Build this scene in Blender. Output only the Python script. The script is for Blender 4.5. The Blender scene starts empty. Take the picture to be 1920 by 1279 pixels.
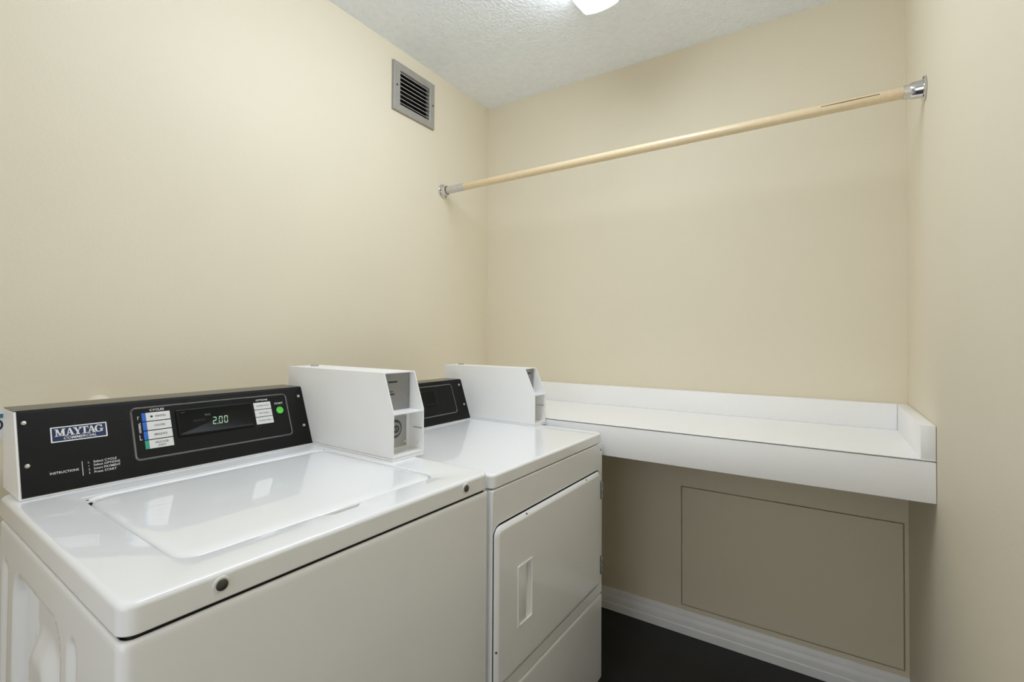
import bpy, bmesh, math
from mathutils import Matrix, Vector

# ------------------------------------------------------------------ camera
F_PX, CY_PX = 895.18, 618.95
YAW, PITCH, ROLL = 0.5774, 0.0152, 0.0055
CAM = Vector((1.5031, -2.0646, 1.2161))
sc = bpy.context.scene
C = sc.collection
fw = Vector((-math.sin(YAW), math.cos(YAW), 0)); rt = Vector((math.cos(YAW), math.sin(YAW), 0)); up = Vector((0, 0, 1))
fw2 = fw * math.cos(PITCH) + up * math.sin(PITCH)
up2 = up * math.cos(PITCH) - fw * math.sin(PITCH)
rt3 = rt * math.cos(ROLL) + up2 * math.sin(ROLL)
up3 = up2 * math.cos(ROLL) - rt * math.sin(ROLL)
cd = bpy.data.cameras.new('camera')
cd.sensor_fit = 'HORIZONTAL'; cd.sensor_width = 36.0
cd.lens = F_PX / 1920 * 36
cd.shift_y = -(639.5 - CY_PX) / 1920
cd.clip_start = 0.02
cam = bpy.data.objects.new('camera', cd); C.objects.link(cam)
m = Matrix((rt3, up3, -fw2)).transposed().to_4x4(); m.translation = CAM
cam.matrix_world = m
sc.camera = cam

# ------------------------------------------------------------------ world, light level, view
SHADE_EMIT = 11.8
LAMP = (0.905, 1.0, 1.125)
HALL_FILL = 1.5  # world fill light through an added, unseen doorway
w = bpy.data.worlds.new('world'); sc.world = w; w.use_nodes = True
w.node_tree.nodes['Background'].inputs[0].default_value = (0.97, 1.0, 1.03, 1)
w.node_tree.nodes['Background'].inputs[1].default_value = HALL_FILL
sc.cycles.max_bounces = 16; sc.cycles.diffuse_bounces = 12; sc.cycles.glossy_bounces = 6
sc.view_settings.view_transform = 'Standard'
sc.view_settings.look = 'None'
sc.view_settings.exposure = 0.12
sc.view_settings.gamma = 1.0
sc.view_settings.use_curve_mapping = False

# ------------------------------------------------------------------ materials
def mat(name, col, rough=0.5, metal=0.0, noise=0.0, nscale=8.0, bump=0.0, bscale=200.0, coat=0.0, spec=0.5,
        emit=None, estr=0.0, speck=None):
    M = bpy.data.materials.new(name); M.use_nodes = True
    nt = M.node_tree; b = nt.nodes['Principled BSDF']
    b.inputs['Roughness'].default_value = rough
    b.inputs['Metallic'].default_value = metal
    b.inputs['Coat Weight'].default_value = coat
    b.inputs['Coat Roughness'].default_value = 0.08
    b.inputs['Specular IOR Level'].default_value = spec
    c4 = (*col, 1)
    b.inputs['Base Color'].default_value = c4
    tc = nt.nodes.new('ShaderNodeTexCoord')
    if noise:
        n = nt.nodes.new('ShaderNodeTexNoise'); n.inputs['Scale'].default_value = nscale; n.inputs['Detail'].default_value = 4
        nt.links.new(tc.outputs['Object'], n.inputs['Vector'])
        r = nt.nodes.new('ShaderNodeValToRGB')
        r.color_ramp.elements[0].position = 0.3; r.color_ramp.elements[1].position = 0.7
        r.color_ramp.elements[0].color = (*[max(0, x * (1 - noise)) for x in col], 1)
        r.color_ramp.elements[1].color = (*[min(1, x * (1 + noise)) for x in col], 1)
        nt.links.new(n.outputs['Fac'], r.inputs['Fac'])
        src = r.outputs['Color']
        if speck:
            v = nt.nodes.new('ShaderNodeTexVoronoi'); v.inputs['Scale'].default_value = speck[1]
            nt.links.new(tc.outputs['Object'], v.inputs['Vector'])
            lt = nt.nodes.new('ShaderNodeMath'); lt.operation = 'LESS_THAN'; lt.inputs[1].default_value = speck[2]
            nt.links.new(v.outputs['Distance'], lt.inputs[0])
            mx = nt.nodes.new('ShaderNodeMixRGB'); mx.inputs['Color2'].default_value = (*speck[0], 1)
            nt.links.new(lt.outputs[0], mx.inputs['Fac']); nt.links.new(src, mx.inputs['Color1'])
            src = mx.outputs['Color']
        nt.links.new(src, b.inputs['Base Color'])
    if bump:
        n = nt.nodes.new('ShaderNodeTexNoise'); n.inputs['Scale'].default_value = bscale; n.inputs['Detail'].default_value = 5
        nt.links.new(tc.outputs['Object'], n.inputs['Vector'])
        bp = nt.nodes.new('ShaderNodeBump'); bp.inputs['Strength'].default_value = bump; bp.inputs['Distance'].default_value = 0.006
        nt.links.new(n.outputs['Fac'], bp.inputs['Height']); nt.links.new(bp.outputs['Normal'], b.inputs['Normal'])
    if emit:
        b.inputs['Emission Color'].default_value = (*emit, 1); b.inputs['Emission Strength'].default_value = estr
    return M

WALLC = (0.755, 0.69, 0.55)
M_wall = mat('cream_wall_paint', WALLC, 0.5, noise=0.012, nscale=2.5, bump=0.06, bscale=120, spec=0.22)
M_panel = mat('cream_panel_paint', (0.745, 0.68, 0.535), 0.45, noise=0.012, nscale=3, bump=0.04, bscale=90, spec=0.35)
M_ceil = mat('stippled_ceiling', (0.895, 0.935, 0.985), 0.9, noise=0.03, nscale=40, bump=1.0, bscale=85, spec=0.1)
M_floor = mat('dark_vinyl_floor', (0.012, 0.0115, 0.011), 0.55, noise=0.25, nscale=6, bump=0.1, bscale=60, speck=((0.05, 0.05, 0.048), 60, 0.05))
M_base = mat('white_trim_paint', (0.88, 0.88, 0.89), 0.35, noise=0.03, nscale=12)
M_white = mat('white_enamel', (0.915, 0.93, 0.96), 0.32, noise=0.006, nscale=3, coat=0.9, spec=0.3)
M_white.node_tree.nodes['Principled BSDF'].inputs['Coat Roughness'].default_value = 0.025
M_whitebox = mat('white_powder_coat', (0.93, 0.93, 0.935), 0.32, noise=0.01, nscale=10)
M_counter = mat('white_counter_paint', (0.92, 0.92, 0.925), 0.35, noise=0.012, nscale=4)
M_black = mat('black_console', (0.010, 0.0098, 0.0092), 0.5, noise=0.08, nscale=20, spec=0.16, speck=((0.10, 0.10, 0.095), 55, 0.045))
M_blacktop = mat('black_console_top', (0.02, 0.02, 0.019), 0.22, noise=0.08, nscale=20)
M_blackgl = mat('black_gloss_plastic', (0.010, 0.0098, 0.0092), 0.5, noise=0.05, nscale=20, spec=0.16)
M_rim = mat('shiny_black_rim', (0.05, 0.05, 0.048), 0.18, noise=0.05, nscale=20, spec=0.9, coat=1.0)
M_window = mat('display_window', (0.005, 0.006, 0.005), 0.4, noise=0.05, nscale=20, spec=0.2)
M_dark = mat('dark_void', (0.01, 0.01, 0.01), 0.8, noise=0.05)
M_gapkick = mat('gap_shade_kick_grey', (0.05, 0.05, 0.05), 0.6, noise=0.05)  # shade in machine gaps put into the colour; also the toe kick
M_steel = mat('brushed_steel', (0.52, 0.50, 0.47), 0.42, metal=0.75, noise=0.06, nscale=60)
M_ventf = mat('vent_frame_grey', (0.40, 0.385, 0.355), 0.45, metal=0.35, noise=0.06, nscale=30)
M_slat = mat('vent_slat_grey', (0.42, 0.41, 0.39), 0.5, metal=0.3, noise=0.08, nscale=40)
M_chrome = mat('chrome', (0.72, 0.72, 0.74), 0.14, metal=1.0, noise=0.02)
M_galv = mat('galvanised_tube', (0.62, 0.62, 0.64), 0.35, metal=0.7, noise=0.04, nscale=40)
M_screw = mat('screw_metal', (0.62, 0.61, 0.58), 0.3, metal=0.9, noise=0.05, nscale=60)
M_knob = mat('dark_fastener', (0.10, 0.10, 0.095), 0.3, metal=0.7, noise=0.1, nscale=60)
M_ring = mat('white_washer_ring', (0.8, 0.8, 0.79), 0.35, noise=0.02)
M_plate = mat('grey_coin_plate', (0.30, 0.30, 0.295), 0.36, metal=0.35, noise=0.08, nscale=14)
M_platel = mat('grey_lock_plate', (0.42, 0.42, 0.41), 0.4, metal=0.35, noise=0.08, nscale=14)
M_engr = mat('dark_engraving', (0.035, 0.035, 0.035), 0.6, noise=0.05)
M_textw = mat('white_print', (0.78, 0.78, 0.77), 0.5, noise=0.02)
M_textk = mat('dark_print', (0.07, 0.07, 0.075), 0.5, noise=0.02)
M_label = mat('pale_label', (0.70, 0.70, 0.69), 0.4, noise=0.02, nscale=80)
M_blue = mat('blue_stripe', (0.015, 0.13, 0.55), 0.4, noise=0.02)
M_teal = mat('green_stripe', (0.02, 0.33, 0.22), 0.4, noise=0.02)
M_navy = mat('navy_badge', (0.008, 0.022, 0.085), 0.3, noise=0.03)
M_green = mat('green_button', (0.10, 0.62, 0.06), 0.4, noise=0.02)
M_led = mat('led_green', (0.2, 0.3, 0.2), 0.5, noise=0.02, emit=(0.55, 0.85, 0.58), estr=0.45)
M_leddim = mat('led_dim', (0.05, 0.06, 0.05), 0.5, noise=0.02, emit=(0.1, 0.3, 0.2), estr=0.25)
M_ghost = mat('unlit_print', (0.05, 0.05, 0.047), 0.5, noise=0.02)
M_shade = mat('frosted_glass_lit', (0.9, 0.9, 0.9), 0.3, noise=0.01, emit=LAMP, estr=SHADE_EMIT)
M_endcap = mat('translucent_end_cap', (0.85, 0.85, 0.85), 0.3, noise=0.01, emit=LAMP, estr=0.72)
M_cap = mat('cream_cap', (0.74, 0.68, 0.56), 0.4, noise=0.02)
M_stickb = mat('sticker_teal', (0.03, 0.16, 0.26), 0.4, noise=0.03)

# pale wood with lengthwise grain
M_wood = mat('pale_wood', (0.68, 0.50, 0.27), 0.38, coat=0.4)
nt = M_wood.node_tree; b = nt.nodes['Principled BSDF']
tc = [n for n in nt.nodes if n.type == 'TEX_COORD'][0]
mp = nt.nodes.new('ShaderNodeMapping'); mp.inputs['Scale'].default_value = (2.2, 90, 90)
nz = nt.nodes.new('ShaderNodeTexNoise'); nz.inputs['Scale'].default_value = 1.0; nz.inputs['Detail'].default_value = 5
rp = nt.nodes.new('ShaderNodeValToRGB')
rp.color_ramp.elements[0].position = 0.32; rp.color_ramp.elements[0].color = (0.73, 0.585, 0.365, 1)
rp.color_ramp.elements[1].position = 0.68; rp.color_ramp.elements[1].color = (0.77, 0.63, 0.41, 1)
nt.links.new(tc.outputs['Object'], mp.inputs['Vector']); nt.links.new(mp.outputs['Vector'], nz.inputs['Vector'])
nt.links.new(nz.outputs['Fac'], rp.inputs['Fac']); nt.links.new(rp.outputs['Color'], b.inputs['Base Color'])

# ------------------------------------------------------------------ mesh helpers
def link(name, me, material, parent=None, mtx=None, smooth=None):
    if smooth is not None:
        me.polygons.foreach_set('use_smooth', [True] * len(me.polygons))
        me.set_sharp_from_angle(angle=math.radians(smooth))
    if material: me.materials.append(material)
    o = bpy.data.objects.new(name, me); C.objects.link(o)
    if parent: o.parent = parent
    if mtx is not None: o.matrix_local = mtx
    return o

def from_bm(name, bm, material, parent=None, mtx=None, smooth=35, recalc=True):
    if recalc: bmesh.ops.recalc_face_normals(bm, faces=bm.faces)
    me = bpy.data.meshes.new(name); bm.to_mesh(me); bm.free()
    return link(name, me, material, parent, mtx, smooth)

def bm_box(bm, x, y, z, bevel=0.0, seg=2):
    vs = [bm.verts.new((x[i], y[j], z[k])) for i in (0, 1) for j in (0, 1) for k in (0, 1)]
    fs = [bm.faces.new([vs[i] for i in f]) for f in ((0, 1, 3, 2), (4, 6, 7, 5), (0, 4, 5, 1), (2, 3, 7, 6), (0, 2, 6, 4), (1, 5, 7, 3))]
    if bevel:
        es = list({e for f in fs for e in f.edges})
        bmesh.ops.bevel(bm, geom=es, offset=bevel, segments=seg, affect='EDGES', profile=0.5)

def box(name, x, y, z, material, parent=None, bevel=0.0, seg=2, mtx=None):
    bm = bmesh.new(); bm_box(bm, x, y, z, bevel, seg)
    return from_bm(name, bm, material, parent, mtx)

def prism_v(name, prof, v0, v1, material, parent=None, bevel=0.0, mtx=None, seg=2):
    """profile in (u, z) extruded along y"""
    bm = bmesh.new()
    a = [bm.verts.new((p[0], v0, p[1])) for p in prof]; c = [bm.verts.new((p[0], v1, p[1])) for p in prof]
    n = len(prof)
    bm.faces.new(a); bm.faces.new(c[::-1])
    for i in range(n): bm.faces.new((a[i], c[i], c[(i + 1) % n], a[(i + 1) % n]))
    if bevel: bmesh.ops.bevel(bm, geom=list(bm.edges), offset=bevel, segments=seg, affect='EDGES', profile=0.5)
    return from_bm(name, bm, material, parent, mtx)

def rrect(x0, x1, y0, y1, r, k=6, msub=0):
    """rounded rectangle, counter-clockwise; msub extra points on the x1 side"""
    pts = []
    cs = [(x1 - r, y0 + r, -90), (x1 - r, y1 - r, 0), (x0 + r, y1 - r, 90), (x0 + r, y0 + r, 180)]
    for ci, (cx, cy, a0) in enumerate(cs):
        for i in range(k + 1):
            a = math.radians(a0 + 90 * i / k)
            pts.append((cx + r * math.cos(a), cy + r * math.sin(a)))
        if ci == 0 and msub:
            for i in range(1, msub): pts.append((x1, (y0 + r) + (y1 - y0 - 2 * r) * i / msub))
    return pts

def rings(name, rs, material, parent=None, cap0=False, cap1=False, mtx=None, smooth=35, mapf=None):
    """rs: list of closed loops of 3D points of equal count"""
    bm = bmesh.new(); L = []
    for r in rs: L.append([bm.verts.new(mapf(p) if mapf else p) for p in r])
    n = len(L[0])
    for a, c in zip(L[:-1], L[1:]):
        for i in range(n): bm.faces.new((a[i], a[(i + 1) % n], c[(i + 1) % n], c[i]))
    if cap0: bm.faces.new(L[0][::-1])
    if cap1: bm.faces.new(L[-1])
    return from_bm(name, bm, material, parent, mtx, smooth)

def lathe(name, prof, material, parent=None, mtx=None, n=24, cap=True, smooth=40):
    """profile [(radius, height)] about local z"""
    rs = [[(r * math.cos(2 * math.pi * i / n), r * math.sin(2 * math.pi * i / n), h) for i in range(n)] for r, h in prof]
    return rings(name, rs, material, parent, cap, cap, mtx, smooth)

def arc_in(fn, top, rad, n=6):
    """rings rounding a vertical skirt (inset 0) over to a flat top"""
    return [fn(rad * (1 - math.cos(math.pi / 2 * k / n)), top - rad + rad * math.sin(math.pi / 2 * k / n)) for k in range(n + 1)]

def frame_m(o, x, y, z):
    M_ = Matrix((Vector(x), Vector(y), Vector(z))).transposed().to_4x4(); M_.translation = Vector(o); return M_

def quads(name, qs, material, parent, mtx, thick=0.0003):
    """flat polygons in local xy, given thickness"""
    bm = bmesh.new()
    for q in qs:
        a = [bm.verts.new((p[0], p[1], thick)) for p in q]; c = [bm.verts.new((p[0], p[1], 0)) for p in q]
        bm.faces.new(a); bm.faces.new(c[::-1]); k = len(q)
        for i in range(k): bm.faces.new((a[i], c[i], c[(i + 1) % k], a[(i + 1) % k]))
    return from_bm(name, bm, material, parent, mtx, None)

def text(name, s, width, height, material, parent, mtx, shear=0.0, align='LEFT', bold=0.0, extr=0.00015):
    cu = bpy.data.curves.new(name, 'FONT'); cu.body = s; cu.size = 1.0; cu.shear = shear; cu.offset = bold
    cu.resolution_u = 2
    o = bpy.data.objects.new(name, cu); C.objects.link(o)
    bpy.context.view_layer.update()
    me = bpy.data.meshes.new_from_object(o.evaluated_get(bpy.context.evaluated_depsgraph_get()))
    C.objects.unlink(o); bpy.data.objects.remove(o); bpy.data.curves.remove(cu)
    xs = [v.co.x for v in me.vertices]; ys = [v.co.y for v in me.vertices]
    x0, x1, y0, y1 = min(xs), max(xs), min(ys), max(ys)
    sx = width / (x1 - x0); sy = height / (y1 - y0)
    dx = {'LEFT': 0, 'CENTER': -width / 2}[align]
    for v in me.vertices:
        v.co.x = (v.co.x - x0) * sx + dx; v.co.y = (v.co.y - y0) * sy; v.co.z = extr
    me.materials.clear(); me.name = name
    return link(name, me, material, parent, mtx)

def tag(o, label=None, cat=None, kind=None, group=None):
    if label: o['label'] = label
    if cat: o['category'] = cat
    if kind: o['kind'] = kind
    if group: o['group'] = group
    return o

def thing(name, label, cat, loc=(0, 0, 0), rz=0.0):
    o = bpy.data.objects.new(name, None); C.objects.link(o)
    o.empty_display_size = 0.1
    o.location = loc; o.rotation_euler = (0, 0, rz)
    return tag(o, label, cat)

# ------------------------------------------------------------------ room shell
W, H = 1.740, 2.439
YF = -2.85                                   # wall behind the camera
VY0, VY1, VZ0, VZ1 = -0.687, -0.435, 2.166, 2.375      # vent outline on the left wall
OY0, OY1, OZ0, OZ1 = -0.647, -0.468, 2.199, 2.343      # vent opening
PX0, PX1, PZ0, PZ1 = 1.0085, 1.7255, 0.1136, 0.5975    # access panel

tag(box('floor', (-0.05, W + 0.05), (YF - 1.4, 0.05), (-0.05, 0), M_floor), kind='structure')
tag(box('ceiling', (-0.05, W + 0.05), (YF, 0.05), (H, H + 0.05), M_ceil), kind='structure')

def wall_hole(name, P, outer, hole, depth, material):
    """P(a, b, d) maps wall coordinates and depth to space"""
    def loop(r, d): return [P(r[0], r[2], d), P(r[1], r[2], d), P(r[1], r[3], d), P(r[0], r[3], d)]
    o = rings(name, [loop(outer, 0), loop(hole, 0), loop(hole, depth)], material, smooth=None)
    return tag(o, kind='structure')

wall_hole('wall_left', lambda a, b, d: (-d, a, b), (YF, 0, 0, H), (OY0 - 0.004, OY1 + 0.004, OZ0 - 0.004, OZ1 + 0.004), 0.10, M_wall)
g = 0.0035
bw = rings('wall_back', [[(0, 0, 0), (W, 0, 0), (W, 0, H), (0, 0, H)],
                         [(PX0 - g, 0, PZ0 - g), (PX1 + g, 0, PZ0 - g), (PX1 + g, 0, PZ1 + g), (PX0 - g, 0, PZ1 + g)],
                         [(PX0 - g, 0.012, PZ0 - g), (PX1 + g, 0.012, PZ0 - g), (PX1 + g, 0.012, PZ1 + g), (PX0 - g, 0.012, PZ1 + g)]],
           M_wall, cap1=True, smooth=None)
tag(bw, kind='structure')
tag(box('wall_right', (W, W + 0.05), (YF, 0.05), (0, H), M_wall), kind='structure')
# wall behind the camera, with an unseen doorway added to let in fill light
DX0, DX1, DZ = 0.55, 1.60, 2.05
bm = bmesh.new()
bm_box(bm, (0, DX0), (YF - 0.1, YF), (0, H)); bm_box(bm, (DX1, W), (YF - 0.1, YF), (0, H)); bm_box(bm, (DX0, DX1), (YF - 0.1, YF), (DZ, H))
tag(from_bm('wall_front', bm, M_wall, smooth=None), kind='structure')
YT = (YF - 0.114, YF + 0.014)
for n_, x0, x1, z0, z1 in (('trim_1', DX0 - 0.06, DX0 + 0.012, 0, DZ - 0.012), ('trim_2', DX1 - 0.012, DX1 + 0.06, 0, DZ - 0.012), ('trim_3', DX0 - 0.06, DX1 + 0.06, DZ - 0.012, DZ + 0.06)):
    tag(box(n_, (x0, x1), YT, (z0, z1), M_base, None, 0.003, 1), kind='structure')

def baseboard(name, P, l):
    prof = [(0, 0), (0.017, 0), (0.017, 0.030), (0.0155, 0.033), (0.014, 0.034), (0.014, 0.050), (0.0125, 0.058), (0.0095, 0.066),
            (0.0085, 0.069), (0.0085, 0.074), (0.006, 0.082), (0.0035, 0.090), (0, 0.0915)]
    bm = bmesh.new()
    a = [bm.verts.new(P(0, d, z)) for d, z in prof]; c = [bm.verts.new(P(l, d, z)) for d, z in prof]
    bm.faces.new(a); bm.faces.new(c[::-1])
    for i in range(len(prof)): bm.faces.new((a[i], a[(i + 1) % len(prof)], c[(i + 1) % len(prof)], c[i]))
    tag(from_bm(name, bm, M_base, smooth=25), kind='structure')
baseboard('baseboard_back', lambda s, d, z: (s, -d, z), W)
baseboard('baseboard_left', lambda s, d, z: (d, -s - 0.02, z), -YF - 0.04)

# ------------------------------------------------------------------ access panel under the counter
ap = thing('access_panel', 'cream painted rectangular access panel set into the wall under the counter', 'panel', (PX0, 0, PZ0))
box('panel_board', (0, PX1 - PX0), (-0.0012, 0.010), (0, PZ1 - PZ0), M_panel, ap, 0.0008, 1)
for sx, sz in ((0.985, 0.965), (0.985, 0.03), (0.015, 0.965), (0.015, 0.03)):
    lathe('screw', [(0.004, 0), (0.0036, 0.0012), (0.002, 0.0015)], M_panel, ap,
          frame_m(((PX1 - PX0) * sx, -0.0012, (PZ1 - PZ0) * sz), (1, 0, 0), (0, 0, 1), (0, -1, 0)), 10)

# ------------------------------------------------------------------ counter along the back wall
ct = thing('counter', 'white painted wall counter with deep fascia and low splash boards', 'counter', (0, 0, 0))
CF, CT_, CB = -0.483, 0.914, 0.805
X0C = 0.002
box('worktop', (X0C, W - 0.001), (CF + 0.021, -0.001), (CT_ - 0.022, CT_), M_counter, ct)
box('front_edge', (X0C, W - 0.001), (CF - 0.0008, CF + 0.0208), (CT_ - 0.003, CT_), M_counter, ct, 0.0008, 1)
box('fascia_board', (X0C, W - 0.001), (CF, CF + 0.019), (CB, CT_ - 0.0058), M_counter, ct, 0.0015, 2)
box('backsplash', (X0C, W - 0.031), (-0.030, -0.001), (CT_ + 0.0002, 1.000), M_counter, ct, 0.0015, 2)
box('side_splash', (W - 0.0305, W - 0.001), (CF + 0.0005, -0.001), (CT_ + 0.0002, 1.000), M_counter, ct, 0.0015, 2)

# ------------------------------------------------------------------ clothes rod
ry, rz = -0.362, 1.9045
cr = thing('hanging_rod', 'pale wooden hanging rod in chrome sockets spanning wall to wall', 'rod', (0, ry, rz))
AX = ((0, 1, 0), (0, 0, 1), (1, 0, 0))
lathe('dowel', [(0.0150, 0.118), (0.0158, 0.120), (0.0158, 1.722)], M_wood, cr, frame_m((0, 0, 0), *AX), 28)
lathe('metal_sleeve', [(0.0166, 0.030), (0.0172, 0.034), (0.0172, 0.128), (0.0165, 0.130)], M_galv, cr, frame_m((0, 0, 0), *AX), 24)
ML = frame_m((0, 0, 0), *AX)
sl = lathe('wall_socket', [(0.032, 0.001), (0.032, 0.004), (0.0305, 0.0055), (0.0235, 0.006), (0.0225, 0.009), (0.0215, 0.026), (0.0195, 0.027), (0.0185, 0.020), (0.0185, 0.008)], M_chrome, cr, ML, 28, cap=False)
for a in (60, 180, 300):
    lathe('screw', [(0.0035, 0), (0.003, 0.0015)], M_engr, sl, Matrix.Translation((0.0275 * math.cos(math.radians(a)), 0.0275 * math.sin(math.radians(a)), 0.0055)), 10)
MR = frame_m((W, 0, 0), (0, -1, 0), (0, 0, 1), (-1, 0, 0))
sr = lathe('wall_socket', [(0.033, 0.001), (0.033, 0.003), (0.031, 0.005), (0.0245, 0.006), (0.0235, 0.012), (0.0225, 0.030), (0.0205, 0.0325), (0.0190, 0.034), (0.0190, 0.046), (0.0178, 0.047), (0.0160, 0.047)], M_chrome, cr, MR, 28, cap=False)
for a in (60, 180, 300):
    lathe('screw', [(0.0035, 0), (0.003, 0.0015)], M_engr, sr, Matrix.Translation((0.028 * math.cos(math.radians(a)), 0.028 * math.sin(math.radians(a)), 0.005)), 10)
# thin dark line on the wood near the right end
quads('dark_line', [[(1.50, -0.0006), (1.56, -0.0011), (1.64, -0.0008), (1.64, 0.0008), (1.57, 0.0012), (1.50, 0.0006)]], mat('brown_line', (0.16, 0.10, 0.05), 0.7, noise=0.2, nscale=60), cr,
      frame_m((0, -0.01535, 0.0046), (1, 0, 0), (0, 0.28, 0.96), (0, -0.96, 0.28)), 0.0007)

# ------------------------------------------------------------------ air vent
av = thing('air_vent', 'grey metal louvred air vent high on the left wall', 'vent', (0, VY0, VZ0))
vw, vh = VY1 - VY0, VZ1 - VZ0
o0, o1, p0, p1 = OY0 - VY0, OY1 - VY0, OZ0 - VZ0, OZ1 - VZ0
def vl(y0, y1, z0, z1, x): return [(x, y0, z0), (x, y1, z0), (x, y1, z1), (x, y0, z1)]
rings('mounting_flange', [vl(0, vw, 0, vh, 0.0005), vl(0, vw, 0, vh, 0.003), vl(0.006, vw - 0.006, 0.004, vh - 0.004, 0.003)], M_ventf, av, smooth=None)
rings('frame', [vl(0.003, vw - 0.001, 0.001, vh - 0.001, 0.003), vl(0.003, vw - 0.001, 0.001, vh - 0.001, 0.010), vl(0.005, vw - 0.003, 0.003, vh - 0.003, 0.012),
                vl(o0 - 0.003, o1 + 0.003, p0 - 0.003, p1 + 0.003, 0.012), vl(o0, o1, p0, p1, 0.009), vl(o0, o1, p0, p1, -0.012)], M_ventf, av, smooth=None)
NS = 8
for i in range(NS):
    z = p0 + (p1 - p0) * (i + 0.55) / NS
    prism_v('slat', [(0.006, z - 0.0012), (0.0068, z + 0.0012), (-0.013, z + 0.0115), (-0.014, z + 0.0095)], o0 + 0.0005, o1 - 0.0005, M_slat, av)
bm = bmesh.new(); bm_box(bm, (-0.095, -0.016), (o0 - 0.0035, o1 + 0.0035), (p0 - 0.0035, p1 + 0.0035))
bm.faces.ensure_lookup_table(); bmesh.ops.delete(bm, geom=[f for f in bm.faces if f.calc_center_median().x > -0.02], context='FACES')
from_bm('duct', bm, M_dark, av, smooth=None)
for yy, zz in ((-0.6672 - VY0, 2.273 - VZ0), (-0.4480 - VY0, 2.273 - VZ0)):
    lathe('screw', [(0.0042, 0), (0.0038, 0.0018), (0.0015, 0.0024)], M_engr, av, frame_m((0.012, yy, zz), (0, 1, 0), (0, 0, 1), (1, 0, 0)), 12)

# ------------------------------------------------------------------ ceiling light (fluorescent wraparound)
LX, LY0, LY1 = 0.862, -1.745, -0.523
cl = thing('ceiling_light', 'long white fluorescent wraparound light fixture on the ceiling', 'ceiling light', (LX, LY0, H))
LL = LY1 - LY0
box('housing', (-0.1115, 0.1115), (0.0052, LL - 0.0052), (-0.0098, -0.0005), M_base, cl, 0.002, 1)
half = [(0.108, -0.010), (0.103, -0.018), (0.092, -0.034), (0.077, -0.055), (0.062, -0.075), (0.0585, -0.0785), (0.054, -0.0805), (0.040, -0.084), (0.020, -0.0872), (0, -0.0882)]
prof = half + [(-x, z) for x, z in half[-2::-1]]
def lp(sc_, y, dz=0.0): return [(x * sc_, y, -0.010 + (z + 0.010) * sc_) for x, z in prof]
bm = bmesh.new(); rows = []
for y in (0.005, LL * 0.5, LL - 0.005): rows.append([bm.verts.new(p) for p in lp(1.0, y)])
for r0, r1 in zip(rows[:-1], rows[1:]):
    for i in range(len(prof) - 1): bm.faces.new((r0[i], r0[i + 1], r1[i + 1], r1[i]))
from_bm('lens', bm, M_shade, cl, None, 40)
for y0, y1 in ((0.0, 0.005), (LL - 0.005, LL)):
    bm = bmesh.new(); A_ = [bm.verts.new(p) for p in lp(1.012, y0)]; B_ = [bm.verts.new(p) for p in lp(1.012, y1)]
    bm.faces.new(A_); bm.faces.new(B_[::-1])
    for i in range(len(A_)): bm.faces.new((A_[i], A_[(i + 1) % len(A_)], B_[(i + 1) % len(A_)], B_[i]))
    from_bm('end_cap', bm, M_endcap, cl, None, 40)

# ------------------------------------------------------------------ small things on the left wall
pc = lathe('pipe_cap', [(0.030, 0.0005), (0.030, 0.006), (0.027, 0.012), (0.018, 0.016), (0.002, 0.017)], M_cap, None, frame_m((0, -1.632, 1.0388), (0, 1, 0), (0, 0, 1), (1, 0, 0)), 28)
tag(pc, 'round cream cap on the wall peeking over the black washer console', 'cap')
st = thing('wall_sticker', 'small white sticker with blue print on the wall left of the washer console', 'sticker', (0.0005, -1.866, 0.985))
SM = frame_m((0, 0, 0), (0, 1, 0), (0, 0, 1), (1, 0, 0))
quads('paper', [[(0, 0), (0.073, 0), (0.073, 0.070), (0, 0.070)]], M_label, st, SM, 0.0008)
quads('band', [[(0.002, 0.049), (0.072, 0.049), (0.072, 0.058), (0.002, 0.058)]], M_stickb, st, SM @ Matrix.Translation((0, 0, 0.0008)))
el = []
for i in range(16):
    a0, a1 = 2 * math.pi * i / 16, 2 * math.pi * (i + 1) / 16
    el.append([(0.0635 + 0.0085 * math.cos(a0), 0.034 + 0.012 * math.sin(a0)), (0.0635 + 0.0085 * math.cos(a1), 0.034 + 0.012 * math.sin(a1)),
               (0.0635 + 0.005 * math.cos(a1), 0.034 + 0.008 * math.sin(a1)), (0.0635 + 0.005 * math.cos(a0), 0.034 + 0.008 * math.sin(a0))])
quads('ring', el, M_navy, st, SM @ Matrix.Translation((0, 0, 0.0008)))

# ------------------------------------------------------------------ shared machine builders
def slope_frame(bu, bz, tu, tz):
    d = Vector((tu - bu, 0, tz - bz)); L_ = d.length; d.normalize()
    return frame_m((bu, 0, bz), (0, 1, 0), d, Vector((0, 1, 0)).cross(d)), L_

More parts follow.
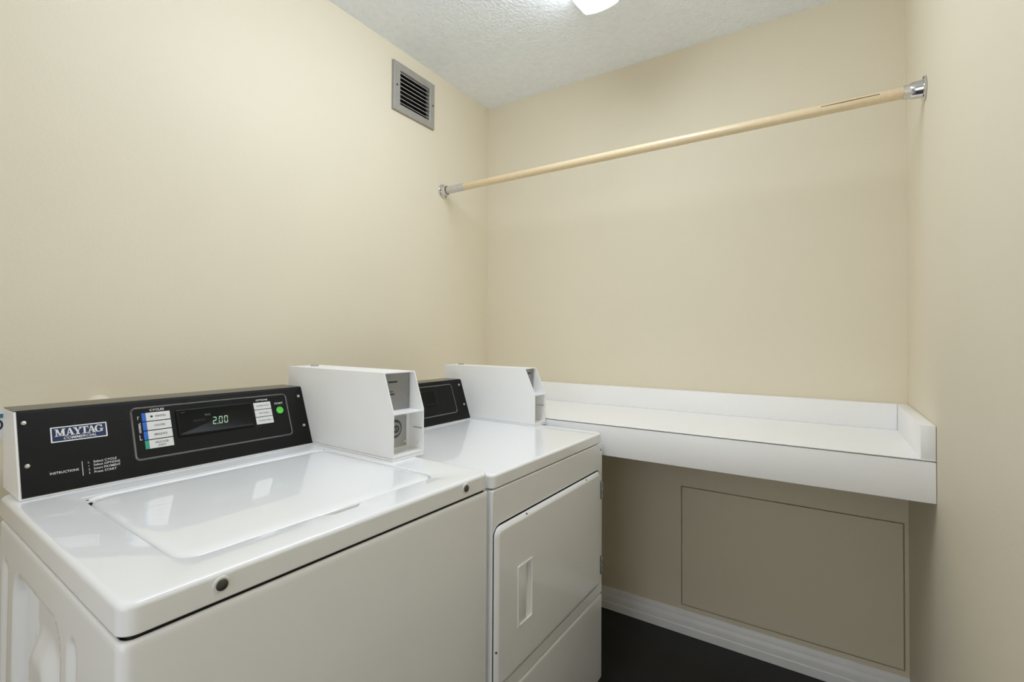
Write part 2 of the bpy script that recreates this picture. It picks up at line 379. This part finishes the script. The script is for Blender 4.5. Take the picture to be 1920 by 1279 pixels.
def console(root, prof, v0, v1, name='console'):
    """prof: bottom front, top front, top back, bottom back (u, z)"""
    (bu, bz), (tu, tz), (ku, kz), (qu, qz) = prof
    body = prism_v('console', prof, v0, v1, M_whitebox, root, 0.0015, seg=1)
    FM, L_ = slope_frame(bu, bz, tu, tz)
    # black fascia: sloped plate wrapping over the top
    n = (FM.to_3x3() @ Vector((0, 0, 1)))
    t = 0.0022
    def P(s, h): p = FM @ Vector((0, s, h)); return (p.x, p.z)
    a = P(0.004, 0.0003); b_ = P(0.004, t); c = P(L_ - 0.004, t)
    c2 = (tu - 0.0005, tz + t * 0.9); d = (ku + 0.002, kz + t); e = (ku + 0.002, kz + 0.0003); f = (tu - 0.0005, tz + 0.0003); f2 = P(L_ - 0.003, 0.0003)
    fas = prism_v('fascia', [a, b_, c, c2, (tu - 0.0012, tz + 0.0003), f2], v0 + 0.0035, v1 - 0.002, M_black, body, 0.0004, seg=1)
    prism_v('top_trim', [(tu - 0.0016, tz + 0.0003), c2, d, e], v0 + 0.0005, v1 - 0.002, M_blacktop, body)
    return body, FM @ Matrix.Translation((0, 0, t))

def pod(body, FM, v0, v1, s0, s1):
    R_ = 0.011
    def lp(i, h): return [(x, y, h) for x, y in rrect(v0 + i, v1 - i, s0 + i, s1 - i, max(R_ - i, 0.002), 8)]
    pl_ = rings('control_pod', [lp(0.003, 0.0), lp(0.003, 0.0013), lp(0.0035, 0.0014)], M_blackgl, body, cap1=True, mtx=FM, smooth=None)
    w_, h_ = 0.0056, 0.0026
    rings('pod_rim', [lp(w_ * k / 10 - 0.001, h_ * math.sin(math.pi * k / 10) + (0.0 if k < 5 else 0.0006)) for k in range(11)], M_rim, body, mtx=FM, smooth=80)
    return pl_

def display(body, FM, v0, v1, s0, s1, h0):
    def lp(i, h): return [(x, y, h + h0) for x, y in rrect(v0 + i, v1 - i, s0 + i, s1 - i, 0.003, 4)]
    return rings('display', [lp(0, 0), lp(0.0, 0.0030), lp(0.002, 0.0040), lp(0.004, 0.0040), lp(0.005, 0.0032)], M_window, body, cap1=True, mtx=FM, smooth=40)

def screw(parent, mtx, r=0.0045, material=M_screw):
    o = lathe('screw', [(r, 0), (r, 0.0008), (r * 0.8, 0.0022), (r * 0.35, 0.0027)], material, parent, mtx, 16)
    return o

def coin_box(root, v0, v1, z0, z1, uf, ut, zk, ub):
    """white steel coin box: back ub, front face uf up to zk, then sloping back to ut at the top"""
    T = 0.0028
    prof = [(ub, z0 + 0.007), (uf, z0 + 0.007), (uf, zk), (ut, z1), (ub, z1)]
    ur = uf - 0.052                          # recessed plate
    bm = bmesh.new()
    def plate(pr, a, c):
        A = [bm.verts.new((p[0], a, p[1])) for p in pr]; B = [bm.verts.new((p[0], c, p[1])) for p in pr]; k = len(pr)
        bm.faces.new(A); bm.faces.new(B[::-1])
        for i in range(k): bm.faces.new((A[i], B[i], B[(i + 1) % k], A[(i + 1) % k]))
    plate(prof, v0, v0 + T); plate(prof, v1 - T, v1)
    bm_box(bm, (ub, ut), (v0 + T, v1 - T), (z1 - T, z1))
    bm_box(bm, (ub, ub + T), (v0 + T, v1 - T), (z0 + 0.007, z1 - T))
    bm_box(bm, (ub + T, uf), (v0 + T, v1 - T), (z0 + 0.007, z0 + 0.012))
    body = from_bm('coin_box', bm, M_whitebox, root, smooth=None)
    tag(body, 'white steel coin box with sloped open front')
    box('base_plate', (ub - 0.002, uf + 0.001), (v0 - 0.0008, v1 + 0.0008), (z0 + 0.0002, z0 + 0.0058), M_whitebox, body, 0.001, 1)
    box('shelf', (ur, uf - 0.0002), (v0 + T, v1 - T), (zk - 0.006, zk - 0.003), M_whitebox, body)
    box('coin_plate', (ur - 0.003, ur), (v0 + T, v1 - T - 0.002), (zk - 0.003, z1 - T), M_plate, body)
    lp = box('lock_plate', (ur - 0.002, ur + 0.002), (v0 + T + 0.008, v1 - T - 0.012), (z0 + 0.020, zk - 0.006), M_platel, body, 0.001, 1)
    box('vault_panel', (ur - 0.006, ur - 0.0021), (v0 + T, v1 - T), (z0 + 0.012, zk - 0.006), M_whitebox, body)
    vc = (v0 + v1) / 2; zc = z0 + 0.07
    FX = lambda y, z, h=0.0: frame_m((ur + 0.002 + h, y, z), (0, 1, 0), (0, 0, 1), (1, 0, 0))
    lathe('lock', [(0.026, 0), (0.026, 0.002), (0.0235, 0.003), (0.0225, 0.0015), (0.019, 0.0015), (0.018, 0.006), (0.016, 0.0075), (0.004, 0.0075)], M_plate, body, FX(vc - 0.006, zc), 30)
    lathe('lock_ring', [(0.0232, 0.0016), (0.0232, 0.0022), (0.0195, 0.0022), (0.0195, 0.0016)], M_engr, body, FX(vc - 0.006, zc), 30, cap=False)
    lathe('keyhole_ring', [(0.0098, 0.0075), (0.0098, 0.0082), (0.0066, 0.0082), (0.0066, 0.0075)], M_engr, body, FX(vc - 0.006, zc), 24, cap=False)
    box('keyhole', (ur + 0.0095, ur + 0.0102), (vc - 0.0072, vc - 0.0048), (zc - 0.006, zc + 0.006), M_engr, body)
    screw(body, FX(v1 - T - 0.020, zk - 0.016), 0.0055)
    screw(body, FX(v1 - T - 0.020, z0 + 0.032), 0.0055)
    # engraved marks on the coin plate
    e = [(0.010, 0.070, 0.030, 0.0045), (0.013, 0.046, 0.012, 0.002), (0.010, 0.038, 0.020, 0.004)]
    for dv, dz, wd, hh in e:
        box('engraving', (ur, ur + 0.0006), (v0 + 0.018 + dv, v0 + 0.018 + dv + wd), (zk + dz, zk + dz + hh), M_engr, body)
    box('coin_slot', (ur, ur + 0.004), (v0 + 0.0135, v0 + 0.0165), (zk + 0.050, z1 - 0.012), M_engr, body)
    # bright fastener on the inner right side
    screw(body, frame_m((uf - 0.016, v1 - T, z0 + 0.030), (1, 0, 0), (0, 0, 1), (0, -1, 0)), 0.0042, M_ring)
    box('side_bracket', (uf - 0.036, uf - 0.004), (v1 - T - 0.0012, v1 - T), (z0 + 0.068, z0 + 0.0705), M_platel, body)
    # small lock collar on the lid
    lathe('top_lock', [(0.011, 0), (0.011, 0.005), (0.0095, 0.0065), (0.007, 0.0065), (0.007, 0.003)], M_steel, body,
          Matrix.Translation((ub + 0.055, vc, z1)), 20)
    return body

# serif capitals drawn as polygons (unit height)
def R4(x0, y0, x1, y1): return [(x0, y0), (x1, y0), (x1, y1), (x0, y1)]
SERIF = {
    'M': (1.22, [R4(0.13, 0, 0.25, 1), R4(0.86, 0, 1.10, 1), [(0.10, 1), (0.36, 1), (0.68, 0.02), (0.54, 0.02)], [(0.54, 0.02), (0.66, 0.02), (0.98, 1), (0.86, 1)],
                 R4(0, 0, 0.40, 0.09), R4(0.74, 0, 1.22, 0.09), R4(0, 0.91, 0.30, 1), R4(0.90, 0.91, 1.22, 1)]),
    'A': (1.06, [[(0.12, 0), (0.22, 0), (0.55, 1), (0.44, 1)], [(0.42, 1), (0.60, 1), (0.96, 0), (0.68, 0)], R4(0.26, 0.28, 0.76, 0.37), R4(0, 0, 0.36, 0.09), R4(0.58, 0, 1.06, 0.09)]),
    'Y': (1.02, [[(0.06, 1), (0.34, 1), (0.64, 0.40), (0.40, 0.40)], [(0.80, 1), (0.92, 1), (0.62, 0.42), (0.52, 0.42)], R4(0.40, 0, 0.64, 0.46), R4(0, 0.91, 0.44, 1), R4(0.68, 0.91, 1.02, 1), R4(0.26, 0, 0.78, 0.09)]),
    'T': (0.94, [R4(0, 0.89, 0.94, 1), R4(0.35, 0, 0.59, 1), R4(0.18, 0, 0.76, 0.09), [(0, 0.68), (0.05, 0.68), (0.12, 0.95), (0, 0.95)], [(0.94, 0.68), (0.89, 0.68), (0.82, 0.95), (0.94, 0.95)]]),
}
gp = []
for i in range(22):
    a0 = math.radians(42 + 290 * i / 22); a1 = math.radians(42 + 290 * (i + 1) / 22)
    f = lambda a, rx, ry_: (0.50 + rx * math.cos(a), 0.5 + ry_ * math.sin(a))
    gp.append([f(a0, 0.5, 0.52), f(a1, 0.5, 0.52), f(a1, 0.25, 0.43), f(a0, 0.25, 0.43)])
SERIF['G'] = (1.06, gp + [R4(0.72, 0.06, 0.95, 0.44), R4(0.58, 0.38, 1.06, 0.46), [(0.80, 0.66), (0.92, 0.62), (0.92, 1.0), (0.84, 1.0)]])
def serif_word(s, width, height):
    out = []; x = 0
    for ch in s:
        wd, ps = SERIF[ch]
        out += [[(x + px, py) for px, py in p] for p in ps]; x += wd - (0.16 if ch in 'AYT' else 0.02)
    tot = max(px for p in out for px, py in p)
    return [[(px / tot * width, py * height) for px, py in p] for p in out]

# ------------------------------------------------------------------ washer
WT = 0.9035                                  # top height
WD, WW, WR = 0.665, 0.694, 0.003
wr = thing('washer', 'white top-loading coin washer with wide black control console, nearest the camera', 'washing machine', (0.8516, -1.1536, 0), -0.0317)

# cabinet: one shell with the stamped near side
zs = [0.02 + (0.8556 - 0.02) * i / 110 for i in range(111)]
rr_ = 0.014
per = []
nS = 110
for i in range(nS + 1): per.append((-WD + rr_ + (WD - 2 * rr_) * i / nS, -WW, True))
for i in range(1, 6): a = math.radians(-90 + 90 * i / 6); per.append((-rr_ + rr_ * math.cos(a), -WW + rr_ + rr_ * math.sin(a), False))
for i in range(0, 9): per.append((0, -WW + rr_ + (WW - WR - 2 * rr_) * i / 8, False))
for i in range(1, 6): a = math.radians(90 * i / 6); per.append((-rr_ + rr_ * math.cos(a), -WR - rr_ + rr_ * math.sin(a), False))
for i in range(0, 5): per.append((-rr_ - (WD - 2 * rr_) * i / 4, -WR, False))
per.append((-WD, -WR - rr_, False)); per.append((-WD, -WW + rr_, False))
def sm(x): x = max(0.0, min(1.0, x)); return x * x * (3 - 2 * x)
def rbox(u, z, u0, u1, z0, z1, r, soft):
    cx, cz, hx, hz = (u0 + u1) / 2, (z0 + z1) / 2, (u1 - u0) / 2 - r, (z1 - z0) / 2 - r
    dx, dz = max(abs(u - cx) - hx, 0), max(abs(z - cz) - hz, 0)
    return sm((r - math.hypot(dx, dz)) / soft)
def emboss(u, z):
    d = 0.017 * rbox(u, z, -0.535, -0.235, 0.10, 0.800, 0.05, 0.020)
    d -= 0.014 * rbox(u, z, -0.475, -0.300, 0.16, 0.735, 0.07, 0.05)
    d += 0.006 * rbox(u, z, -0.205, -0.160, 0.10, 0.805, 0.021, 0.018)
    d += 0.006 * rbox(u, z, -0.630, -0.575, 0.10, 0.800, 0.025, 0.020)
    return d
rs = []
for z in zs:
    rs.append([(u, v + (emboss(u, z) if e else 0), z) for u, v, e in per])
cu_, cv_ = -WD / 2, -WW / 2
def inset(dd, z):
    return [(u + (dd if u < cu_ else -dd) * (1 if True else 0), v + (dd if v < cv_ else -dd), z) for u, v, e in per]
rs.append(inset(0.0007, 0.8581)); rs.append(inset(0.0024, 0.8598)); rs.append(inset(0.0045, 0.8600)); rs.append(inset(0.0062, 0.8586)); rs.append(inset(0.0066, 0.840))
rings('cabinet', rs, M_white, wr, cap0=True, smooth=40)
box('gap_shade_core', (-WD + 0.03, -0.012), (-WW + 0.012, -0.014), (0.80, WT - 0.02), M_gapkick, wr)  # dark core added so the gap under the lip and notch looks shaded
for sx in (-WD + 0.05, -0.05):
    for sy in (-WW + 0.05, -0.05):
        lathe('foot', [(0.018, 0.0), (0.018, 0.010), (0.008, 0.012), (0.008, 0.030)], M_engr, wr, Matrix.Translation((sx, sy, 0)), 12)

# top with lid opening and finger notch
LB, LF, LV0, LV1 = -0.506, -0.078, -0.604, -0.103
KC, MS = 7, 48
def tr(i, z, r, back=0.0): return [(x, y, z) for x, y in rrect(-WD - 0.008 + i + back, 0.0 - i, -WW + i, -WR - i, max(r - i * 0.6, 0.004), KC, MS)]
def notch(y):
    a = sm((y + 0.402) / 0.030); c = 1 - sm((y + 0.322) / 0.012); return 0.0165 * a * c
def hr(o, z, r=0.034): return [(x + (notch(y) if x > -0.1 and abs(x - (LF + o)) < 1e-6 else 0), y, z) for x, y in rrect(LB - o, LF + o, LV0 - o, LV1 + o, r, KC, MS)]
R0 = 0.020
rings('top_panel', [tr(0.008, 0.8660, R0), tr(0.0010, 0.8655, R0), tr(0, 0.8665, R0), tr(0, 0.8680, R0), tr(0, WT - 0.0085, R0)] + arc_in(lambda i, z: tr(i, z, R0), WT, 0.0075) +
      [tr(0.009, WT, R0), tr(0.0105, WT, R0), hr(0.0060, WT), hr(0.0046, WT - 0.0003), hr(0.0032, WT - 0.0018), hr(0.0028, WT - 0.004), hr(0.0028, WT - 0.022)], M_white, wr, smooth=50)
def lr(i, z, r=0.034): return [(x, y, z) for x, y in rrect(LB + i, LF - i, LV0 + i, LV1 - i, max(r - 0.5 * i, 0.005), KC, MS)]
rings('lid', [lr(0.003, WT - 0.0175), lr(0.0002, WT - 0.016), lr(0, WT - 0.0052), lr(0.0014, WT - 0.0030), lr(0.006, WT - 0.0016), lr(0.012, WT - 0.0004), lr(0.020, WT + 0.0002), lr(0.032, WT + 0.0004)], M_white, wr, cap1=True, smooth=50)
# raised bead behind the lid
prism_v('hinge_bead', [(-0.530, WT + 0.0002), (-0.527, WT + 0.0012), (-0.523, WT + 0.0016), (-0.519, WT + 0.0012), (-0.516, WT + 0.0002)], LV0 - 0.004, LV1 - 0.012, M_white, wr)
for (u, v) in ((-0.496, LV0 - 0.0005), (-0.474, LV0 - 0.0005), (-0.498, LV1 + 0.0002)):
    lathe('hinge_bumper', [(0.0030, -0.010), (0.0030, 0.0005), (0.002, 0.0012)], M_dark, wr, Matrix.Translation((u, v, WT - 0.001)), 10)
# front fasteners
for v in (-0.5858, -0.0886):
    FXm = frame_m((0.0001, v, 0.8862), (0, 1, 0), (0, 0, 1), (1, 0, 0))
    k = lathe('fastener', [(0.0108, 0), (0.0104, 0.0016), (0.0085, 0.0020)], M_ring, wr, FXm, 24)
    lathe('screw_head', [(0.0078, 0.0016), (0.0072, 0.0036), (0.0040, 0.0050), (0.0005, 0.0054)], M_knob, k, None, 20)

# console
CP = [(-0.5835, WT + 0.0006), (-0.6483, 1.0645), (-0.742, 1.0645), (-0.727, WT + 0.0006)]
cb, FM = console(wr, CP, -0.6806, -0.0812)
T_ = lambda v, s, h=0.0: FM @ Matrix.Translation((v, s, h))
for v, s in ((-0.6681, 0.1485), (-0.6672, 0.0633), (-0.0975, 0.1455), (-0.0985, 0.0585)):
    screw(cb, T_(v, s), 0.0046)
# badge
def rq(v0, v1, s0, s1, r): return [rrect(v0, v1, s0, s1, r, 3)]
LOGO = T_(-0.6314, 0.1020)
quads('badge', rq(0, 0.0893, 0, 0.0315, 0.0012), M_textw, cb, LOGO, 0.0008)
quads('badge_field', rq(0.0022, 0.0871, 0.0022, 0.0293, 0.0006), M_navy, cb, LOGO @ Matrix.Translation((0, 0, 0.0008)), 0.0002)
quads('badge_lettering', [[(px + 0.0062, py + 0.0118) for px, py in p] for p in serif_word('MAYTAG', 0.0768, 0.0152)], M_textw, cb, LOGO @ Matrix.Translation((0, 0, 0.0010)), 0.0003)
text('badge_lettering', 'COMMERCIAL', 0.052, 0.0056, M_textw, cb, LOGO @ Matrix.Translation((0.0190, 0.0042, 0.0011)), shear=0.3, bold=0.012)
# instructions
text('lettering', 'INSTRUCTIONS', 0.0430, 0.0046, M_textw, cb, T_(-0.6366, 0.0392, 0.0001), bold=0.008)
quads('print_bar', [R4(0, 0, 0.0009, 0.0295)], M_textw, cb, T_(-0.5882, 0.0270), 0.0002)
for n_, s_, wd, y in (('1.', 'Select CYCLE', 0.0385, 0.0500), ('\u2022', 'Select OPTIONS', 0.0440, 0.0430), ('2.', 'Insert PAYMENT', 0.0440, 0.0358), ('3.', 'Press START', 0.0370, 0.0285)):
    text('lettering', n_, 0.0026 if n_ != '\u2022' else 0.0016, 0.0042 if n_ != '\u2022' else 0.0016, M_textw, cb, T_(-0.5785, y + (0.001 if n_ == '\u2022' else 0), 0.0001), bold=0.008)
    text('lettering', s_, wd, 0.0046, M_textw, cb, T_(-0.5700, y, 0.0001), bold=0.008)
# pod, labels, display, start button
pd = pod(cb, FM, -0.4990, -0.1345, 0.0370, 0.1580)
PH = 0.0014
text('lettering', 'CYCLES', 0.0285, 0.0052, M_textw, cb, T_(-0.4625, 0.1462, PH), bold=0.015)
names = ('WHITES', 'COLORS', 'BRIGHTS', 'DELICATES')
for i, nm in enumerate(names):
    s1 = 0.1430 - i * 0.0213; s0 = s1 - 0.0192
    lb = quads('cycle_label', [R4(0, s0, 0.0475, s1)], M_label, cb, T_(-0.4712, 0, PH), 0.0007)
    quads('colour_stripe', [R4(0, s0, 0.0072, s1)], M_blue if i < 3 else M_teal, cb, T_(-0.4790, 0, PH), 0.0007)
    if i < 3:
        text('label_print', nm, 0.021 if i != 2 else 0.025, 0.0050, M_textk, cb, T_(-0.4712 + (0.028 if i == 0 else 0.0245), s0 + 0.0070, PH + 0.0008), align='CENTER', bold=0.01)
    else:
        text('label_print', nm, 0.026, 0.0048, M_textk, cb, T_(-0.4712 + 0.0245, s0 + 0.0100, PH + 0.0008), align='CENTER', bold=0.01)
        text('label_print', '& KNITS', 0.015, 0.0040, M_textk, cb, T_(-0.4712 + 0.0245, s0 + 0.0035, PH + 0.0008), align='CENTER', bold=0.01)
lathe('label_mark', [(0.0026, 0.0), (0.0026, 0.0002)], M_navy, cb, T_(-0.4605, 0.1335, PH + 0.0007), 12)
RV = T_(-0.4826, 0.0985, PH) @ Matrix.Rotation(math.radians(90), 4, 'Z')
text('lettering', 'NORMAL', 0.0230, 0.0044, M_textw, cb, RV, bold=0.02)
quads('bracket', [[(-0.4872, 0.1290), (-0.4862, 0.1290), (-0.4862, 0.1350), (-0.4838, 0.1350), (-0.4838, 0.1360), (-0.4872, 0.1360)]], M_textw, cb, FM @ Matrix.Translation((0, 0, PH)), 0.0003)
quads('bracket', [[(-0.4872, 0.0820), (-0.4825, 0.0820), (-0.4825, 0.0830), (-0.4862, 0.0830), (-0.4862, 0.0935), (-0.4872, 0.0935)]], M_textw, cb, FM @ Matrix.Translation((0, 0, PH)), 0.0003)
display(cb, FM, -0.4125, -0.2360, 0.0765, 0.1415, PH)
DHh = PH + 0.0034
SEG = {'a': [(0.12, 0.97), (0.88, 0.97), (0.76, 0.87), (0.24, 0.87)], 'd': [(0.12, 0.03), (0.88, 0.03), (0.76, 0.13), (0.24, 0.13)],
       'g': [(0.14, 0.5), (0.26, 0.555), (0.74, 0.555), (0.86, 0.5), (0.74, 0.445), (0.26, 0.445)],
       'f': [(0.06, 0.93), (0.06, 0.53), (0.22, 0.58), (0.22, 0.84)], 'b': [(0.94, 0.93), (0.94, 0.53), (0.78, 0.58), (0.78, 0.84)],
       'e': [(0.06, 0.07), (0.06, 0.47), (0.22, 0.42), (0.22, 0.16)], 'c': [(0.94, 0.07), (0.94, 0.47), (0.78, 0.42), (0.78, 0.16)]}
def digit(chs, x, wd, ht): return [[(x + px * wd + 0.10 * py * ht, py * ht) for px, py in SEG[c_]] for c_ in chs]
ds = digit('abged', 0, 0.0095, 0.0195) + digit('abcdef', 0.0140, 0.0095, 0.0195) + digit('abcdef', 0.0265, 0.0095, 0.0195) + [R4(0.0108, 0, 0.0126, 0.0022)]
quads('display_digits', ds, M_led, cb, T_(-0.3370, 0.0950, DHh), 0.0002)
text('display_print', 'PRICE', 0.0125, 0.0042, M_leddim, cb, T_(-0.3515, 0.1198, DHh), bold=0.03)
text('display_print', 'BALANCE', 0.0250, 0.0045, M_ghost, cb, T_(-0.3780, 0.1080, DHh))
quads('display_print', [R4(0, 0, 0.009, 0.0014)], M_ghost, cb, T_(-0.4030, 0.1330, DHh), 0.0002)
text('lettering', 'OPTIONS', 0.0320, 0.0046, M_textw, cb, T_(-0.2215, 0.1430, PH), bold=0.015)
for i, (nm, wd) in enumerate((('SUPERCYCLE', 0.034), ('PRE WASH', 0.026), ('EXTRA RINSE', 0.031))):
    s1 = 0.1388 - i * 0.0205; s0 = s1 - 0.0188
    quads('option_label', [R4(0, s0, 0.0460, s1)], M_label, cb, T_(-0.2295, 0, PH), 0.0007)
    text('label_print', nm, wd, 0.0042, M_textk, cb, T_(-0.2295 + 0.0235, s0 + 0.0072, PH + 0.0008), align='CENTER')
text('lettering', 'START', 0.0240, 0.0050, M_textw, cb, T_(-0.1725, 0.1285, PH), bold=0.015)
lathe('start_button', [(0.0100, 0), (0.0100, 0.0008), (0.0092, 0.0018), (0.0080, 0.0012), (0.0005, 0.0014)], M_green, cb, T_(-0.1605, 0.1110, PH), 28)
coin_box(wr, -0.0800, 0.0255, WT, 1.1235, -0.2440, -0.2805, 1.0245, -0.7190)

# ------------------------------------------------------------------ dryer
DT, DD, DW = 0.8925, 0.690, 0.637
dr = thing('dryer', 'white front-loading coin dryer between the washer and the counter', 'dryer', (0.8548, -1.1525, 0), -0.0195)
XM = lambda p: (p[2], p[0], p[1])            # (v, z, u) -> (u, v, z)
bm = bmesh.new(); bm_box(bm, (-DD, -0.020), (0.004, DW), (0.02, 0.856), 0.003, 1)
from_bm('cabinet', bm, M_white, dr)
def dtr(i, z, r=0.016): return [(x, y, z) for x, y in rrect(-DD - 0.005 + i, 0.0 - i, 0.003 + i, 0.632 - i, max(r - 0.6 * i, 0.003), 6)]
rings('top_panel', [dtr(0.010, 0.8603), dtr(0.001, 0.8595), dtr(0, 0.8605), dtr(0, 0.862), dtr(0, DT - 0.0075)] + arc_in(dtr, DT, 0.0065) + [dtr(0.008, DT), dtr(0.010, DT)], M_white, dr, cap1=True, smooth=50)
box('gap_shade_core', (-DD + 0.02, -0.012), (0.012, 0.620), (0.84, DT - 0.015), M_gapkick, dr)  # same dark core, shade for the gap below the dryer top
# door surround
DV0, DV1, DZ0, DZ1 = 0.0105, 0.6120, 0.388, 0.7670
KD = 6
def dl(i, u, r=0.022): return [(x, y, u) for x, y in rrect(DV0 + i, DV1 - i, DZ0 + i, DZ1 - i, max(r - i, 0.002), KD)]
def pl(v0, v1, z0, z1, u, r=0.004): return [(x, y, u) for x, y in rrect(v0, v1, z0, z1, r, KD)]
rings('front_panel', [pl(0.0045, DW, 0.349, 0.8555, -0.030), pl(0.0045, DW, 0.349, 0.8555, -0.003), pl(0.007, DW - 0.0025, 0.3515, 0.853, -0.0008), dl(-0.0062, -0.0008, 0.024), dl(-0.0052, -0.0002, 0.024), dl(-0.0044, -0.0030, 0.024), dl(-0.0044, -0.0185, 0.024)], M_white, dr, mapf=XM, smooth=22)
rings('lower_panel', [pl(0.0045, DW, 0.060, 0.3435, -0.020), pl(0.0045, DW, 0.060, 0.3435, -0.004), pl(0.0065, DW - 0.002, 0.062, 0.3415, -0.0014), pl(0.0085, DW - 0.004, 0.064, 0.3395, -0.0004), pl(0.0105, DW - 0.006, 0.066, 0.3375, -0.0002)], M_white, dr, cap1=True, mapf=XM, smooth=22)
box('toe_kick', (-0.06, -0.045), (0.01, DW - 0.006), (0.02, 0.085), M_gapkick, dr)
for sx in (-DD + 0.05, -0.08):
    for sy in (0.05, DW - 0.05):
        lathe('foot', [(0.018, 0.0), (0.018, 0.010), (0.008, 0.012), (0.008, 0.030)], M_engr, dr, Matrix.Translation((sx, sy, 0)), 12)
box('gap_shade_back', (-0.0195, -0.0182), (DV0 - 0.004, DV1 + 0.004), (DZ0 - 0.004, DZ1 + 0.004), M_gapkick, dr)  # dark sheet added behind the door gap, shade put into its colour
rings('gap_shade_band', [dl(-0.0012, -0.0165), dl(-0.0012, -0.0004), dl(0.0012, -0.0004)], M_dark, dr, mapf=XM, smooth=None)  # near-black band round the door edge, painting in the gap's shade
# door with a handle well
HV0, HV1, HZ0, HZ1 = 0.1030, 0.1685, 0.4955, 0.6420
def hl(i, u, r=0.003): return [(x, y, u) for x, y in rrect(HV0 + i, HV1 - i, HZ0 + i, HZ1 - i, max(r - i * 0.1, 0.0015), KD)]
UD = 0.0080
dd_ = rings('door', [dl(0.0, -0.016), dl(0.0, 0.0015), dl(0.0015, 0.0035), dl(0.0085, UD - 0.0012), dl(0.0110, UD - 0.0002), dl(0.0125, UD), dl(0.0140, UD), hl(0, UD), hl(0, UD - 0.010)], M_white, dr, mapf=XM, smooth=40)
tag(dd_, 'white dryer door with rounded corners')
hd = rings('door_handle', [hl(-0.0030, UD + 0.0001), hl(-0.0026, UD + 0.0022), hl(0.0024, UD + 0.0022), hl(0.0040, UD - 0.0010)], M_white, dd_, mapf=XM, smooth=35)
# scooped grip: back slopes from a deep left side up to a lip on the right
bm = bmesh.new()
z0_, z1_ = HZ0 + 0.003, HZ1 - 0.003
pu = [(UD + 0.0010, HV0 + 0.003), (UD + 0.0010, HV0 + 0.034), (UD - 0.0005, HV0 + 0.0375), (UD - 0.0095, HV0 + 0.041), (UD - 0.0095, HV0 + 0.052), (UD - 0.001, HV1 - 0.003)]
def zrow(t_): return [bm.verts.new((u_, v_, t_)) for u_, v_ in pu]
ra, rb = zrow(z0_ + 0.010), zrow(z1_ - 0.010)
for i in range(len(pu) - 1): bm.faces.new((ra[i], ra[i + 1], rb[i + 1], rb[i]))
ea = [bm.verts.new((UD - 0.001, v_, z0_)) for u_, v_ in pu]; eb = [bm.verts.new((UD - 0.001, v_, z1_)) for u_, v_ in pu]
for i in range(len(pu) - 1):
    bm.faces.new((ea[i], ea[i + 1], ra[i + 1], ra[i])); bm.faces.new((rb[i], rb[i + 1], eb[i + 1], eb[i]))
from_bm('grip', bm, M_white, dd_, smooth=30)
for z in (0.4480, 0.7000):
    h_ = box('hinge', (-0.010, 0.0088), (0.6140, 0.6205), (z - 0.030, z + 0.030), M_steel, dr, 0.001, 1)
    for k_ in range(3):
        lathe('hinge_knuckle', [(0.0032, 0), (0.0035, 0.001), (0.0035, 0.015), (0.0032, 0.016)], M_plate, h_, Matrix.Translation((0.0085, 0.6155, z - 0.028 + 0.0195 * k_)), 10)
for v, z, u in ((0.145, DZ1 - 0.0045, 0.0054), (0.500, DZ1 - 0.0045, 0.0054)):
    lathe('plug', [(0.0028, 0), (0.0024, 0.0012)], M_engr, dd_, frame_m((u - 0.0008, v, z), (0, 1, 0), (-0.7, 0, 0.7), (0.7, 0, 0.7)), 10)
lathe('plug', [(0.0028, 0), (0.0024, 0.0012)], M_engr, dd_, frame_m((0.0050, DV0 + 0.004, 0.478), (0, 0, 1), (0.7, 0.7, 0), (0.7, -0.7, 0)), 10)
# small plug on the surround near the top right
lathe('plug', [(0.0030, 0), (0.0025, 0.0012)], M_engr, dr, frame_m((-0.0008, 0.6240, 0.834), (0, 1, 0), (0, 0, 1), (1, 0, 0)), 10)

CP2 = [(-0.5330, DT + 0.0006), (-0.5860, 1.0455), (-0.6640, 1.0455), (-0.6560, DT + 0.0006)]
cb2, FM2 = console(dr, CP2, 0.0200, 0.5766)
T2 = lambda v, s, h=0.0: FM2 @ Matrix.Translation((v, s, h))
for v, s in ((0.0320, 0.1400), (0.0310, 0.0600), (0.5555, 0.1400), (0.5570, 0.0610)):
    screw(cb2, T2(v, s), 0.0046)
pod(cb2, FM2, 0.1200, 0.5100, 0.0340, 0.1480)
display(cb2, FM2, 0.2300, 0.4080, 0.0750, 0.1300, PH)
coin_box(dr, 0.5780, 0.6550, DT, 1.1015, -0.2365, -0.2790, 1.0095, -0.6720)
